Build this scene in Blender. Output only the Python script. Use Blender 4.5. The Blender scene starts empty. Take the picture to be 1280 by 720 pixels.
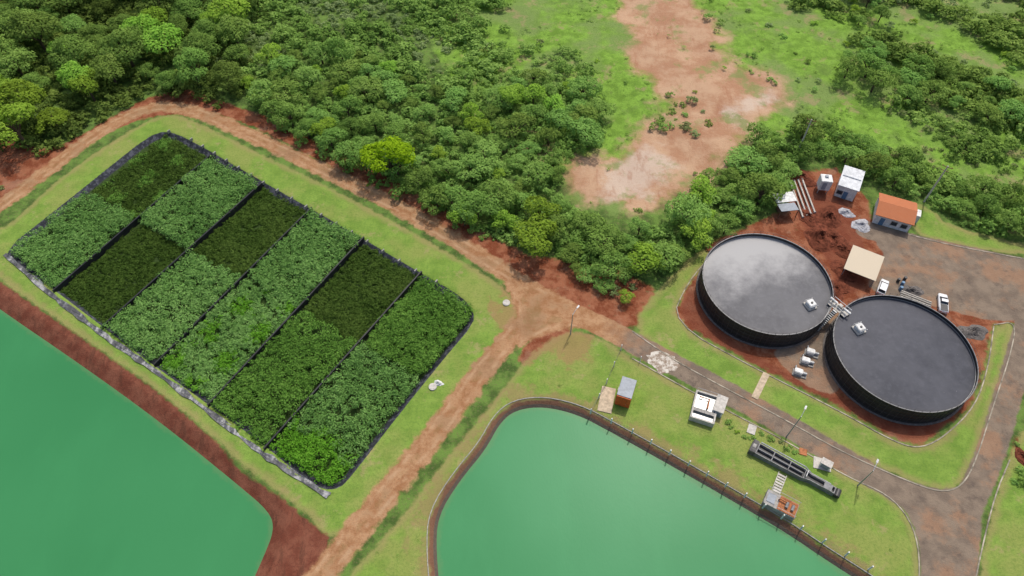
import bpy, bmesh, math, random
import numpy as np
from mathutils import Vector, Matrix
random.seed(7)
RNG=np.random.default_rng(11)
H=115.0; P=math.radians(53); F=865.0
cp,sp=math.cos(P),math.sin(P)
def S(px,py,z=0.0):
    u=(px-640)/F; v=(py-360)/F
    t=(H-z)/(sp+v*cp)
    return (t*u, t*(cp-v*sp))
def SL(l,z=0.0): return [S(a,b,z) for a,b in l]
scene=bpy.context.scene
col=scene.collection
def chaikin(p,n=2,closed=True):
    for _ in range(n):
        q=[]; m=len(p)
        rng=range(m) if closed else range(m-1)
        if not closed: q.append(p[0])
        for i in rng:
            a=p[i]; b=p[(i+1)%m]
            q.append((a[0]*.75+b[0]*.25,a[1]*.75+b[1]*.25)); q.append((a[0]*.25+b[0]*.75,a[1]*.25+b[1]*.75))
        if not closed: q.append(p[-1])
        p=q
    return p
# ------------------------------------------------------------------ geometry of the site
def seg_d2(X,Y,a,b):
    dx,dy=b[0]-a[0],b[1]-a[1]; L=dx*dx+dy*dy+1e-9
    t=np.clip(((X-a[0])*dx+(Y-a[1])*dy)/L,0,1)
    return (X-a[0]-t*dx)**2+(Y-a[1]-t*dy)**2
FAR=12.0
def sd_poly(X,Y,p):
    out=np.full(X.shape,-FAR,dtype=np.float32)
    xs=[q[0] for q in p]; ys=[q[1] for q in p]
    m=(X>min(xs)-FAR)&(X<max(xs)+FAR)&(Y>min(ys)-FAR)&(Y<max(ys)+FAR)
    x=X[m].astype(np.float32); y=Y[m].astype(np.float32)
    d=np.full(x.shape,1e9,dtype=np.float32); ins=np.zeros(x.shape,bool)
    n=len(p)
    for i in range(n):
        a=p[i]; b=p[(i+1)%n]
        d=np.minimum(d,seg_d2(x,y,a,b))
        if a[1]!=b[1]:
            c=((a[1]>y)!=(b[1]>y))&(x<(b[0]-a[0])*(y-a[1])/(b[1]-a[1])+a[0])
            ins^=c
    d=np.sqrt(d); out[m]=np.clip(np.where(ins,d,-d),-FAR,FAR)
    return out
def sd_line(X,Y,p,hw):
    d=np.full(X.shape,1e9,dtype=np.float32)
    for i in range(len(p)-1): d=np.minimum(d,seg_d2(X,Y,p[i],p[i+1]))
    return np.clip(hw-np.sqrt(d),-FAR,FAR)
WZ=-1.2
pondW=chaikin(SL([(-260,190),(-120,300),(0,387),(100,455),(200,527),(300,608),(337,640),(343,662),(330,695),(312,735),(280,800),(150,900),(-400,760)],WZ),2)
pondC=chaikin(SL([(552,760),(545,690),(547,645),(575,600),(607,562),(625,528),(645,512),(680,508),(722,518),(760,538),(830,577),(900,617),(980,664),(1040,705),(1120,755),(1010,900),(620,900)],WZ),2)
basin=chaikin(SL([(5,313),(64,267),(134,211),(183,172),(207,163),(235,173),(330,228),(440,290),(520,338),(574,368),(592,388),(592,405),(556,447),(498,519),(438,597),(424,611),(403,612),(380,598),(330,556),(250,498),(180,448),(120,402),(70,364),(20,328)]),1)
R={}
R['grass']=[('p',chaikin(SL([(640,-150),(1500,-150),(1500,300),(1290,300),(1170,260),(1080,200),(1000,165),(900,190),(800,280),(740,262),(690,200),(630,170),(560,150),(560,80),(500,0)])))]
R['bare']=[('p',chaikin(SL([(782,-60),(862,-60),(880,20),(905,70),(960,98),(987,125),(975,147),(930,160),(895,200),(850,238),(800,264),(770,274),(735,256),(703,220),(700,188),(760,182),(800,165),(845,140),(825,110),(775,80),(792,50),(770,20)]))),
  ('p',chaikin(SL([(600,150),(640,140),(655,160),(625,172)])))]
R['red']=[('p',chaikin(SL([(-120,200),(0,165),(60,190),(110,165),(150,140),(190,120),(230,112),(300,135),(260,150),(200,140),(120,172),(60,214),(0,262),(-120,330)]))),
  ('l',SL([(225,118),(320,150),(420,200),(520,252),(600,300),(650,325)]),2.3),
  ('p',chaikin(SL([(600,295),(650,320),(720,325),(790,345),(825,365),(818,395),(790,415),(740,395),(680,365),(620,335)]))),
  ('p',chaikin(SL([(648,440),(685,402),(720,412),(718,450),(700,475),(672,468),(650,455)]))),
  ('p',SL([(842,400),(858,350),(885,305),(980,262),(1000,215),(1045,210),(1085,250),(1095,300),(1150,310),(1282,330),(1282,400),(1240,408),(1230,460),(1213,505),(1175,540),(1150,557),(1120,549),(1050,509),(950,459)])),
  ('p',chaikin(SL([(1262,560),(1290,530),(1300,600),(1265,610)]))),
  ('p',chaikin(SL([(925,532),(960,540),(1005,566),(1000,575),(940,552)]))),
  ('l',chaikin(SL([(530,655),(575,590),(612,545),(640,507),(690,498),(740,515)]),1,False),1.1)]
R['lawn']=[('p',chaikin(SL([(-120,240),(0,350),(60,392),(130,440),(200,490),(270,548),(300,580),(345,612),(388,645),(405,670),(428,670),(452,648),(490,600),(545,540),(600,470),(640,412),(648,388),(640,370),(620,352),(520,292),(400,228),(300,180),(245,152),(215,142),(185,150),(120,190),(60,235),(20,275),(0,287),(-120,330)]),2)),
  ('p',chaikin(SL([(785,408),(830,352),(880,308),(892,322),(860,355),(838,402),(948,462),(1048,512),(1120,553),(1152,560),(1182,543),(1218,507),(1234,458),(1240,408),(1268,402),(1262,440),(1240,505),(1218,575),(1200,608),(1175,614),(1130,598),(1050,562),(980,522),(900,480),(840,447)]),1)),
  ('p',chaikin(SL([(430,725),(500,650),(560,570),(620,500),(655,450),(700,415),(740,415),(800,455),(870,492),(985,552),(1060,596),(1110,616),(1140,652),(1150,695),(1146,800),(1000,800),(640,800),(400,780)]),1)),
  ('p',SL([(1222,780),(1228,690),(1245,620),(1275,540),(1500,500),(1500,780)])),
  ('p',chaikin(SL([(1135,250),(1165,262),(1185,282),(1290,308),(1500,350),(1500,322),(1270,320),(1180,303),(1140,292)]),1))]
R['dirt']=[('l',chaikin(SL([(-200,390),(-100,325),(0,258),(60,214),(115,170),(165,142),(205,131),(250,140),(320,172),(420,220),(520,270),(600,320),(655,356),(705,385),(760,412),(820,444)]),2,False),2.1),
  ('l',chaikin(SL([(685,372),(655,402),(617,445),(575,500),(530,560),(480,620),(432,680),(392,730),(330,820)]),2,False),2.3),
  ('p',chaikin(SL([(620,330),(700,375),(750,402),(735,412),(700,412),(668,425),(640,440),(648,395)]),1))]
R['asph']=[('l',chaikin(SL([(690,380),(760,411),(830,449),(900,486),(980,530),(1060,578),(1120,612),(1190,660)]),2,False),2.4),
  ('l',chaikin(SL([(1180,860),(1186,760),(1190,700),(1200,650),(1226,600),(1247,540),(1264,480),(1281,420),(1292,380),(1300,330)]),2,False),2.3),
  ('p',chaikin(SL([(1060,572),(1150,606),(1185,614),(1215,600),(1230,610),(1222,720),(1222,800),(1152,800),(1150,690),(1140,650),(1115,618)]),1)),
  ('l',chaikin(SL([(1085,288),(1140,304),(1200,317),(1290,337),(1480,375)]),1,False),2.8),
  ('p',chaikin(SL([(1085,290),(1150,305),(1290,335),(1300,400),(1240,402),(1200,392),(1150,378),(1100,372),(1080,350),(1110,325)]),1)),
  ('p',chaikin(SL([(965,437),(1010,405),(1045,380),(1065,420),(1052,485),(1036,495),(1000,478),(975,455)]),1))]
R['berm']=[('p',SL([(-300,130),(-120,250),(0,352),(60,394),(130,442),(200,492),(270,552),(300,588),(340,614),(385,650),(412,672),(408,692),(382,725),(350,800),(280,820),(250,700),(0,500),(-300,300)]))]
def axis(lo,hi,st):
    a=list(np.arange(lo,hi+1e-6,st)); g=st; x=lo; L=[]
    while x>-5200: g*=1.35; x-=g; L.append(x)
    L=L[::-1]; g=st; x=hi; U=[]
    while x<5200: g*=1.35; x+=g; U.append(x)
    return np.array(L+a+U)
gx=axis(-165,165,0.5); gy=axis(12,225,0.5)
X,Y=np.meshgrid(gx,gy); nx,ny=len(gx),len(gy)
X=X.ravel();Y=Y.ravel()
SD={}
for k,l in R.items():
    s=np.full(X.shape,-FAR,dtype=np.float32)
    for it in l:
        s=np.maximum(s, sd_poly(X,Y,it[1]) if it[0]=='p' else sd_line(X,Y,it[1],it[2]))
    SD[k]=s
SD['churn']=np.maximum(sd_poly(X,Y,chaikin(SL([(985,255),(1010,225),(1050,240),(1075,290),(1085,330),(1075,365),(1048,372),(1040,330)]))),sd_poly(X,Y,chaikin(SL([(842,400),(870,350),(900,420),(990,470),(1100,520),(1200,490),(1228,450),(1213,507),(1152,560),(1048,511),(948,461)]),1)))
jx,jy=S(695,385); SD['junction']=(15-np.sqrt((X-jx)**2+(Y-jy)**2)).clip(-FAR,FAR)
SD['whitish']=np.maximum(sd_poly(X,Y,chaikin(SL([(735,225),(770,190),(830,180),(860,215),(820,250),(770,268)]))),sd_poly(X,Y,chaikin(SL([(890,140),(960,100),(985,125),(930,158)]))))
sW=sd_poly(X,Y,pondW); sC=sd_poly(X,Y,pondC); sB=sd_poly(X,Y,basin)
SD['liner']=sB.copy(); SD['bank']=sC.copy(); SD['wet']=sW
Z=np.minimum(np.clip(WZ-sW*0.45,-3,0),np.clip(WZ-sC*0.85,-3,0))
Z=np.minimum(Z,np.clip(-sB*0.9,-0.9,0))
man=np.maximum.reduce([SD['lawn'],SD['dirt'],SD['asph'],SD['berm'],SD['red'],sW,sC,sB])
rough=np.clip((-man-1)/6,0,1)
Z=Z+rough*0.35*(np.sin(X*.11+2)*np.cos(Y*.09)+.5*np.sin(X*.31+Y*.23))-rough*.2
def grid_obj(name,mask,dz,mat,flatz=None):
    M=mask.reshape(ny,nx)
    cm=(M[:-1,:-1]|M[1:,:-1]|M[:-1,1:]|M[1:,1:])
    jj,ii=np.nonzero(cm)
    a=jj*nx+ii
    q=np.stack([a,a+1,a+1+nx,a+nx],1).ravel()
    used,inv=np.unique(q,return_inverse=True)
    me=bpy.data.meshes.new(name); nf=len(a)
    me.vertices.add(len(used)); me.loops.add(nf*4); me.polygons.add(nf)
    z=(Z[used]+dz) if flatz is None else np.full(len(used),flatz)
    me.vertices.foreach_set('co',np.stack([X[used],Y[used],z],1).astype(np.float32).ravel())
    me.loops.foreach_set('vertex_index',inv.astype(np.int32).ravel())
    me.polygons.foreach_set('loop_start',np.arange(0,nf*4,4,dtype=np.int32))
    me.polygons.foreach_set('use_smooth',np.ones(nf,bool))
    me.update(calc_edges=True)
    for k,s in SD.items():
        at=me.attributes.new('sd_'+k,'FLOAT','POINT'); at.data.foreach_set('value',s[used].astype(np.float32))
    me.materials.append(mat)
    o=bpy.data.objects.new(name,me); col.objects.link(o); o['kind']='structure'
    return o
# ------------------------------------------------------------------ materials
class NT:
    def __init__(s,name):
        s.m=bpy.data.materials.new(name); s.m.use_nodes=True; s.t=s.m.node_tree; s.t.nodes.clear()
        s.out=s.t.nodes.new('ShaderNodeOutputMaterial')
        s.geo=s.t.nodes.new('ShaderNodeNewGeometry')
    def n(s,ty,**k):
        x=s.t.nodes.new(ty)
        for a,b in k.items(): setattr(x,a,b)
        return x
    def L(s,a,b): s.t.links.new(a,b)
    def noise(s,scale,detail=3,rough=.55,vec=None,stretch=None):
        x=s.n('ShaderNodeTexNoise'); x.inputs['Scale'].default_value=scale; x.inputs['Detail'].default_value=detail; x.inputs['Roughness'].default_value=rough
        v=vec or s.geo.outputs['Position']
        if stretch:
            mp=s.n('ShaderNodeMapping'); mp.inputs['Scale'].default_value=stretch[:3]
            if len(stretch)>3: mp.inputs['Rotation'].default_value=(0,0,stretch[3])
            s.L(v,mp.inputs['Vector']); v=mp.outputs[0]
        s.L(v,x.inputs['Vector']); return x.outputs['Fac']
    def ramp(s,fac,stops):
        x=s.n('ShaderNodeValToRGB'); e=x.color_ramp.elements
        while len(e)<len(stops): e.new(.5)
        for i,(p,c) in enumerate(stops): e[i].position=p; e[i].color=(*c,1) if len(c)==3 else c
        s.L(fac,x.inputs[0]); return x.outputs[0]
    def mix(s,fac,a,b,mode='MIX'):
        x=s.n('ShaderNodeMix',data_type='RGBA',blend_type=mode)
        for sock,v in ((x.inputs[0],fac),(x.inputs[6],a),(x.inputs[7],b)):
            if isinstance(v,(int,float)): sock.default_value=v
            elif isinstance(v,tuple): sock.default_value=(*v,1)
            else: s.L(v,sock)
        return x.outputs[2]
    def math(s,op,a,b=0.0,c=None):
        x=s.n('ShaderNodeMath',operation=op)
        for i,v in enumerate((a,b) if c is None else (a,b,c)):
            if isinstance(v,(int,float)): x.inputs[i].default_value=v
            else: s.L(v,x.inputs[i])
        return x.outputs[0]
    def attr(s,name):
        x=s.n('ShaderNodeAttribute',attribute_name=name); return x.outputs['Fac']
    def sstep(s,v,lo,hi):
        x=s.n('ShaderNodeMapRange',interpolation_type='SMOOTHSTEP'); s.L(v,x.inputs[0])
        x.inputs[1].default_value=lo; x.inputs[2].default_value=hi; return x.outputs[0]
    def bump(s,h,strength,dist=.1):
        x=s.n('ShaderNodeBump'); x.inputs['Strength'].default_value=strength; x.inputs['Distance'].default_value=dist
        s.L(h,x.inputs['Height']); return x.outputs[0]
    def princ(s,color,rough=.9,normal=None,spec=.3,metal=0):
        x=s.n('ShaderNodeBsdfPrincipled')
        if isinstance(color,tuple): x.inputs['Base Color'].default_value=(*color,1)
        else: s.L(color,x.inputs['Base Color'])
        if isinstance(rough,(int,float)): x.inputs['Roughness'].default_value=rough
        else: s.L(rough,x.inputs['Roughness'])
        x.inputs['Specular IOR Level'].default_value=spec; x.inputs['Metallic'].default_value=metal
        if normal: s.L(normal,x.inputs['Normal'])
        s.L(x.outputs[0],s.out.inputs[0]); return x
def ground_mat():
    g=NT('ground_soil_and_grass')
    nb=g.noise(.05,4,.6); nm=g.noise(.35,4,.6); nf=g.noise(2.2,4,.7); nvf=g.noise(7,2,.6)
    c=g.mix(g.sstep(nm,.38,.62),(.06,.105,.024),(.13,.22,.045))
    c=g.mix(g.sstep(nf,.5,.75),c,(.16,.14,.065))
    gr=g.mix(g.sstep(nm,.35,.65),(.125,.225,.03),(.20,.35,.05))
    gr=g.mix(g.sstep(nb,.45,.6),gr,(.175,.25,.07))
    gr=g.mix(g.math('MULTIPLY',g.sstep(nf,.45,.72),.65),gr,(.09,.165,.03))
    gr=g.mix(g.math('MULTIPLY',g.sstep(g.noise(.13,6,.72),.54,.64),.7),gr,(.29,.235,.12))
    gr=g.mix(g.math('MULTIPLY',g.sstep(g.noise(.06,5,.7),.55,.66),.6),gr,(.12,.185,.045))
    def lay(c,key,lc,amp=2.0,ns=.6,soft=.35,off=0.0,det=5,ro=.65):
        w=g.math('MULTIPLY',g.math('SUBTRACT',g.noise(ns,det,ro),.5),amp*2)
        v=g.math('ADD',g.math('ADD',g.attr('sd_'+key),w),off)
        return g.mix(g.sstep(v,-soft,soft),c,lc)
    c=lay(c,'grass',gr,6,.18,1.0)
    ba=g.mix(g.sstep(g.noise(.12,6,.68),.38,.62),(.36,.195,.115),(.46,.30,.19))
    wh=g.math('ADD',g.attr('sd_whitish'),g.math('MULTIPLY',g.math('SUBTRACT',g.noise(.10,7,.75),.5),30))
    ba=g.mix(g.math('MULTIPLY',g.sstep(wh,-1,6),.7),ba,g.mix(nf,(.46,.36,.28),(.60,.52,.44)))
    ba=g.mix(g.math('MULTIPLY',g.sstep(nf,.5,.72),.25),ba,(.28,.14,.08))
    ba=g.mix(g.math('MULTIPLY',g.sstep(g.noise(.3,5,.7,stretch=(1,.3,1,-.7)),.54,.66),.45),ba,(.30,.135,.075))
    ba=g.mix(g.math('MULTIPLY',g.sstep(g.noise(.09,6,.68),.53,.64),.75),ba,g.mix(nm,(.14,.20,.05),(.24,.27,.10)))
    c=lay(c,'bare',ba,18,.06,3.0,off=.8,ro=.6)
    rd=g.mix(g.sstep(nm,.4,.6),(.175,.05,.023),(.285,.11,.058))
    rd=g.mix(g.math('MULTIPLY',g.sstep(nf,.5,.75),.5),rd,(.33,.165,.10))
    rd=g.mix(g.math('MULTIPLY',g.sstep(g.noise(.2,4,.6),.55,.65),.5),rd,(.32,.18,.115))
    rd=g.mix(g.math('MULTIPLY',g.sstep(g.noise(.8,5,.7),.60,.68),.5),rd,(.10,.11,.035))
    rd=g.mix(g.math('MULTIPLY',g.sstep(g.math('ADD',g.attr('sd_churn'),g.math('MULTIPLY',nm,2)),.3,1.6),.7),rd,g.mix(nf,(.11,.03,.018),(.22,.068,.038)))
    c=lay(c,'red',rd,1.6,.5,.5)
    lw=g.mix(g.sstep(nm,.3,.7),(.14,.235,.038),(.21,.32,.058))
    lw=g.mix(g.sstep(g.noise(.08,4,.6),.44,.6),lw,g.mix(nm,(.18,.24,.05),(.29,.32,.09)))
    lw=g.mix(g.math('MULTIPLY',g.sstep(nf,.42,.7),.55),lw,(.10,.18,.035))
    lw=g.mix(g.math('MULTIPLY',g.sstep(g.noise(.17,6,.75),.55,.66),.6),lw,(.34,.275,.13))
    rim=g.math('ADD',g.attr('sd_lawn'),g.math('MULTIPLY',g.math('SUBTRACT',nm,.5),3.0))
    lw=g.mix(g.math('MULTIPLY',g.math('SUBTRACT',1.0,g.sstep(rim,.3,1.7)),.6),lw,(.29,.235,.10))
    dry=g.math('ADD',g.attr('sd_bank'),g.math('MULTIPLY',g.math('SUBTRACT',g.noise(.15,6,.75),.5),26))
    lw=g.mix(g.math('MULTIPLY',g.sstep(dry,-5.0,-1.0),.65),lw,(.27,.185,.09))
    jd=g.math('ADD',g.attr('sd_junction'),g.math('MULTIPLY',g.math('SUBTRACT',g.noise(.2,6,.7),.5),26))
    lw=g.mix(g.math('MULTIPLY',g.sstep(jd,1.0,4.0),.6),lw,(.30,.165,.085))
    c=lay(c,'lawn',lw,1.1,.6,.4)
    be=g.mix(g.sstep(nm,.35,.65),(.145,.045,.027),(.215,.082,.05))
    be=g.mix(g.math('MULTIPLY',g.sstep(nf,.45,.7),.5),be,(.09,.032,.021))
    be=g.mix(g.math('MULTIPLY',g.sstep(g.noise(.5,5,.7,stretch=(1,.25,1,.6)),.5,.62),.5),be,(.08,.035,.022))
    c=lay(c,'berm',be,.9,.7,.3)
    dr=g.mix(g.sstep(g.noise(.4,5,.7),.35,.65),(.29,.14,.065),(.42,.25,.135))
    dr=g.mix(g.math('MULTIPLY',g.sstep(nf,.5,.7),.45),dr,(.23,.10,.048))
    dr=g.mix(g.math('MULTIPLY',g.sstep(g.noise(.1,5,.65),.5,.62),.5),dr,(.25,.155,.085))
    c=lay(c,'dirt',dr,1.7,.4,.45)
    tr=g.math('ABSOLUTE',g.math('SUBTRACT',g.math('ADD',g.attr('sd_dirt'),g.math('MULTIPLY',g.math('SUBTRACT',g.noise(.2,3,.6),.5),1.4)),1.2))
    c=g.mix(g.math('MULTIPLY',g.math('MULTIPLY',g.math('SUBTRACT',1.0,g.sstep(tr,.1,.55)),g.sstep(nm,.4,.62)),.5),c,(.48,.32,.19))
    c=g.mix(g.math('MULTIPLY',g.math('MULTIPLY',g.sstep(g.attr('sd_dirt'),1.6,2.1),g.sstep(nm,.45,.6)),.35),c,(.20,.14,.055))
    a=g.mix(g.sstep(nm,.35,.65),(.165,.128,.098),(.235,.182,.135))
    a=g.mix(g.math('MULTIPLY',g.sstep(g.noise(.085,6,.7),.47,.58),.75),a,g.mix(nm,(.26,.135,.078),(.34,.22,.14)))
    a=g.mix(g.math('MULTIPLY',g.sstep(g.noise(.3,5,.7),.56,.66),.45),a,(.09,.07,.06))
    a=g.mix(g.math('MULTIPLY',g.sstep(nvf,.5,.8),.4),a,(.115,.095,.08))
    jf=g.math('ADD',g.attr('sd_junction'),g.math('MULTIPLY',g.math('SUBTRACT',g.noise(.18,6,.7),.5),16))
    a=g.mix(g.sstep(jf,-5,5),a,dr)
    c=lay(c,'asph',a,.6,.6,.25)
    c=lay(c,'bank',g.mix(nf,(.13,.055,.035),(.24,.135,.085)),.9,.4,.3,off=1.15)
    c=lay(c,'bank',g.mix(nf,(.06,.052,.045),(.17,.13,.10)),.14,1,.08,off=.5)
    ln=g.mix(g.sstep(g.noise(1.2,3,.6),.45,.65),(.035,.038,.046),(.095,.10,.12))
    c=lay(c,'liner',ln,.10,1,.06)
    c=lay(c,'liner',g.mix(nf,(.025,.045,.012),(.05,.085,.022)),.3,1,.2,off=-1.3)
    h=g.math('ADD',nf,g.math('MULTIPLY',nvf,.6))
    g.princ(c,.95,g.bump(h,.8,.16),.1)
    return g.m
def simple(name,c,rough=.7,spec=.4,var=.25,scale=1.5,metal=0,bump=0):
    g=NT(name); n=g.noise(scale,5,.65); n2=g.noise(scale*.25,2,.5)
    d=tuple(x*(1-var) for x in c); l=tuple(min(1,x*(1+var*.6)) for x in c)
    cc=g.mix(g.sstep(n,.3,.7),d,l)
    cc=g.mix(g.math('MULTIPLY',g.sstep(n2,.5,.65),var),cc,tuple(x*.6 for x in c))
    g.princ(cc,rough,g.bump(n,bump,.03) if bump else None,spec,metal); return g.m
M_white=simple('white_painted_plaster',(.70,.70,.68),.7)
M_conc=simple('weathered_concrete',(.34,.325,.30),.9,.2,.35,2)
M_concl=simple('pale_concrete',(.52,.49,.44),.9,.2,.25,2)
M_kerb=simple('stained_kerb_concrete',(.36,.32,.25),.9,.2,.65,.5)
M_beige=simple('beige_concrete_slab',(.50,.40,.28),.8,.3,.3)
M_dark=simple('dark_opening',(.03,.03,.033),.5)
M_black=simple('black_coated_steel',(.022,.022,.025),.5,.4,.4,.8)
M_rimg=simple('galvanised_rim_steel',(.42,.42,.42),.45,.5,.2,2,.3)
M_rimd=simple('dark_rim_steel',(.17,.17,.175),.5,.4,.3,2)
M_hoop=simple('dull_grey_hoop',(.06,.058,.058),.5,.4,.3,2,.2)
M_greyroof=simple('grey_corrugated_sheet',(.25,.28,.32),.5,.4,.2,1.5)
M_orange=simple('orange_container_paint',(.62,.12,.025),.6,.4,.3,2)
M_brown=simple('rust_brown_sheet',(.40,.15,.06),.8,.3,.4,2)
M_wood=simple('weathered_wood',(.2,.13,.08),.9,.2,.4,3)
M_steel=simple('galvanised_steel',(.36,.37,.38),.5,.5,.2,3,.3)
M_glass=simple('dark_window_glass',(.03,.04,.05),.1,.6,.1)
M_car=simple('white_car_paint',(.78,.79,.8),.25,.5,.04)
M_tyre=simple('tyre_rubber',(.02,.02,.02),.8)
M_red=simple('red_lens',(.4,.02,.02),.3)
M_soil=simple('excavated_red_soil',(.16,.05,.028),.95,.1,.5,1.4,0,.6)
M_rub=simple('pale_rubble',(.42,.42,.44),.9,.2,.4,2,0,.6)
M_grav=simple('grey_gravel',(.15,.135,.125),.95,.1,.4,3,0,.6)
M_bark=simple('tree_bark',(.11,.08,.055),.95,.1,.4,4)
M_liq2=simple('murky_basin_water',(.20,.22,.21),.25,.5,.3,.6)
M_blue=simple('faded_blue_plastic',(.10,.2,.32),.5,.4,.2)
def apron():
    g=NT('crumpled_grey_liner'); n=g.noise(1.1,5,.65,stretch=(1,.35,1,.6)); n2=g.noise(.3,4,.7)
    c=g.ramp(n,[(.3,(.05,.055,.06)),(.48,(.14,.145,.155)),(.6,(.36,.36,.36)),(.75,(.10,.105,.11))])
    c=g.mix(g.math('MULTIPLY',g.sstep(n2,.45,.55),.8),c,(.05,.05,.053))
    g.princ(c,.6,g.bump(n,.8,.3),.3); return g.m
M_apron=apron()
def tile_mat():
    g=NT('orange_clay_tiles'); tc=g.n('ShaderNodeTexCoord')
    w=g.n('ShaderNodeTexWave',bands_direction='X'); w.inputs['Scale'].default_value=2.0; w.inputs['Distortion'].default_value=.3
    g.L(tc.outputs['Object'],w.inputs['Vector'])
    n=g.noise(2,4,.6)
    c=g.mix(w.outputs['Fac'],(.36,.105,.04),(.60,.20,.085)); c=g.mix(g.math('MULTIPLY',n,.5),c,(.48,.23,.13))
    g.princ(c,.85,g.bump(w.outputs['Fac'],.6,.08),.2); return g.m
M_tile=tile_mat()
def water_mat(name,c0,c1,k):
    g=NT(name)
    n=g.noise(.018,3,.5); n1=g.noise(.10,5,.65,stretch=(1,.35,1,.5))
    c=g.mix(g.sstep(n,.35,.65),c0,c1)
    c=g.mix(g.math('MULTIPLY',g.sstep(n1,.45,.7),.16),c,tuple(x*1.25 for x in c1))
    e=g.math('SUBTRACT',1.0,g.sstep(g.math('ADD',g.attr(k),g.math('MULTIPLY',g.math('SUBTRACT',g.noise(.4,4,.7),.5),2.5)),.1,1.0))
    c=g.mix(g.math('MULTIPLY',e,.35),c,(.13,.21,.09))
    rip=g.noise(2.6,3,.6,stretch=(1,.55,1,.4))
    g.princ(c,.34,g.bump(rip,.22,.04),.09); return g.m
M_wW=water_mat('green_water_west',(.034,.182,.064),(.044,.21,.078),'sd_wet')
M_wC=water_mat('green_water_centre',(.046,.215,.082),(.066,.255,.108),'sd_bank')
M_ground=ground_mat()
grid_obj('ground',np.ones(X.shape,bool),0,M_ground)
grid_obj('lawn',(SD['lawn']>-1.1),.012,M_ground)
grid_obj('dirt_road',(SD['dirt']>-1.3),.024,M_ground)
grid_obj('asphalt_road',(SD['asph']>-.9),.036,M_ground)
grid_obj('basin_liner',(sB>-.6),.05,M_ground)
grid_obj('pond_water',(sW>-.6),0,M_wW,flatz=WZ)
grid_obj('pond_water',(sC>-.6),0,M_wC,flatz=WZ)
# ------------------------------------------------------------------ object helpers
def setp(o,label,cat,group=None):
    o['label']=label; o['category']=cat
    if group: o['group']=group
def thing(name,label,cat,loc,rot=0.0,group=None):
    o=bpy.data.objects.new(name,None); o.empty_display_size=.5; o.location=(loc[0],loc[1],loc[2] if len(loc)>2 else 0)
    o.rotation_euler=(0,0,rot); col.objects.link(o); setp(o,label,cat,group); return o
def mk(name,V,Fc,mat,parent=None,smooth=False,loc=None,rot=None,label=None):
    me=bpy.data.meshes.new(name); me.from_pydata([tuple(v) for v in V],[],Fc); me.update()
    me.materials.append(mat)
    if smooth:
        for p in me.polygons: p.use_smooth=True
    o=bpy.data.objects.new(name,me); col.objects.link(o)
    if parent: o.parent=parent
    if loc is not None: o.location=loc
    if rot is not None: o.rotation_euler=rot
    if label: o['label']=label
    return o
def mks(name,geos,mat,parent):
    for v,f in geos: mk(name,v,f,mat,parent)
def box(name,c,s,mat,parent=None,bevel=0.0,rot=None,label=None):
    bm=bmesh.new(); bmesh.ops.create_cube(bm,size=1)
    for v in bm.verts: v.co=Vector((v.co.x*s[0],v.co.y*s[1],v.co.z*s[2]))
    if bevel: bmesh.ops.bevel(bm,geom=bm.edges[:],offset=bevel,segments=2,affect='EDGES')
    me=bpy.data.meshes.new(name); bm.to_mesh(me); bm.free(); me.materials.append(mat)
    o=bpy.data.objects.new(name,me); col.objects.link(o); o.location=c
    if parent: o.parent=parent
    if rot: o.rotation_euler=rot
    if label: o['label']=label
    return o
def tube_geo(pts,rads,n=8,cap=True):
    V=[];Fc=[]
    for k,(p,r) in enumerate(zip(pts,rads)):
        p=Vector(p)
        d=(Vector(pts[min(k+1,len(pts)-1)])-Vector(pts[max(k-1,0)])).normalized()
        a=d.orthogonal().normalized() if abs(d.z)<.99 else Vector((1,0,0)); b=d.cross(a)
        for i in range(n):
            t=2*math.pi*i/n; V.append(p+a*math.cos(t)*r+b*math.sin(t)*r)
    for k in range(len(pts)-1):
        for i in range(n):
            j=(i+1)%n; Fc.append((k*n+i,k*n+j,(k+1)*n+j,(k+1)*n+i))
    if cap: Fc.append(tuple(range(n))[::-1]); Fc.append(tuple(range((len(pts)-1)*n,len(pts)*n)))
    return V,Fc
def merge(parts):
    V=[];Fc=[]
    for v,f in parts:
        o=len(V); V+=list(v); Fc+=[tuple(i+o for i in q) for q in f]
    return V,Fc
def boxgeo(c,s,rz=0):
    V=[]
    for dz in(-.5,.5):
        for dx,dy in((-.5,-.5),(.5,-.5),(.5,.5),(-.5,.5)):
            x,y=dx*s[0],dy*s[1]
            V.append((c[0]+x*math.cos(rz)-y*math.sin(rz),c[1]+x*math.sin(rz)+y*math.cos(rz),c[2]+dz*s[2]))
    return V,[(3,2,1,0),(4,5,6,7),(0,1,5,4),(1,2,6,5),(2,3,7,6),(3,0,4,7)]
def revolve(prof,n=96,closed=False):
    V=[];Fc=[];m=len(prof)
    for i in range(n):
        t=2*math.pi*i/n
        for r,z in prof: V.append((r*math.cos(t),r*math.sin(t),z))
    for i in range(n):
        j=(i+1)%n
        for k in range(m if closed else m-1):
            l=(k+1)%m; Fc.append((i*m+k,j*m+k,j*m+l,i*m+l))
    return V,Fc
def fit(px,z=0):
    p=SL(px,z); cx=sum(a[0] for a in p)/4; cy=sum(a[1] for a in p)/4
    d=lambda a,b: math.hypot(b[0]-a[0],b[1]-a[1])
    w=(d(p[0],p[1])+d(p[3],p[2]))/2; dd=(d(p[0],p[3])+d(p[1],p[2]))/2
    vx=(p[1][0]-p[0][0])+(p[2][0]-p[3][0]); vy=(p[1][1]-p[0][1])+(p[2][1]-p[3][1])
    return cx,cy,w,dd,math.atan2(vy,vx)
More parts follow.
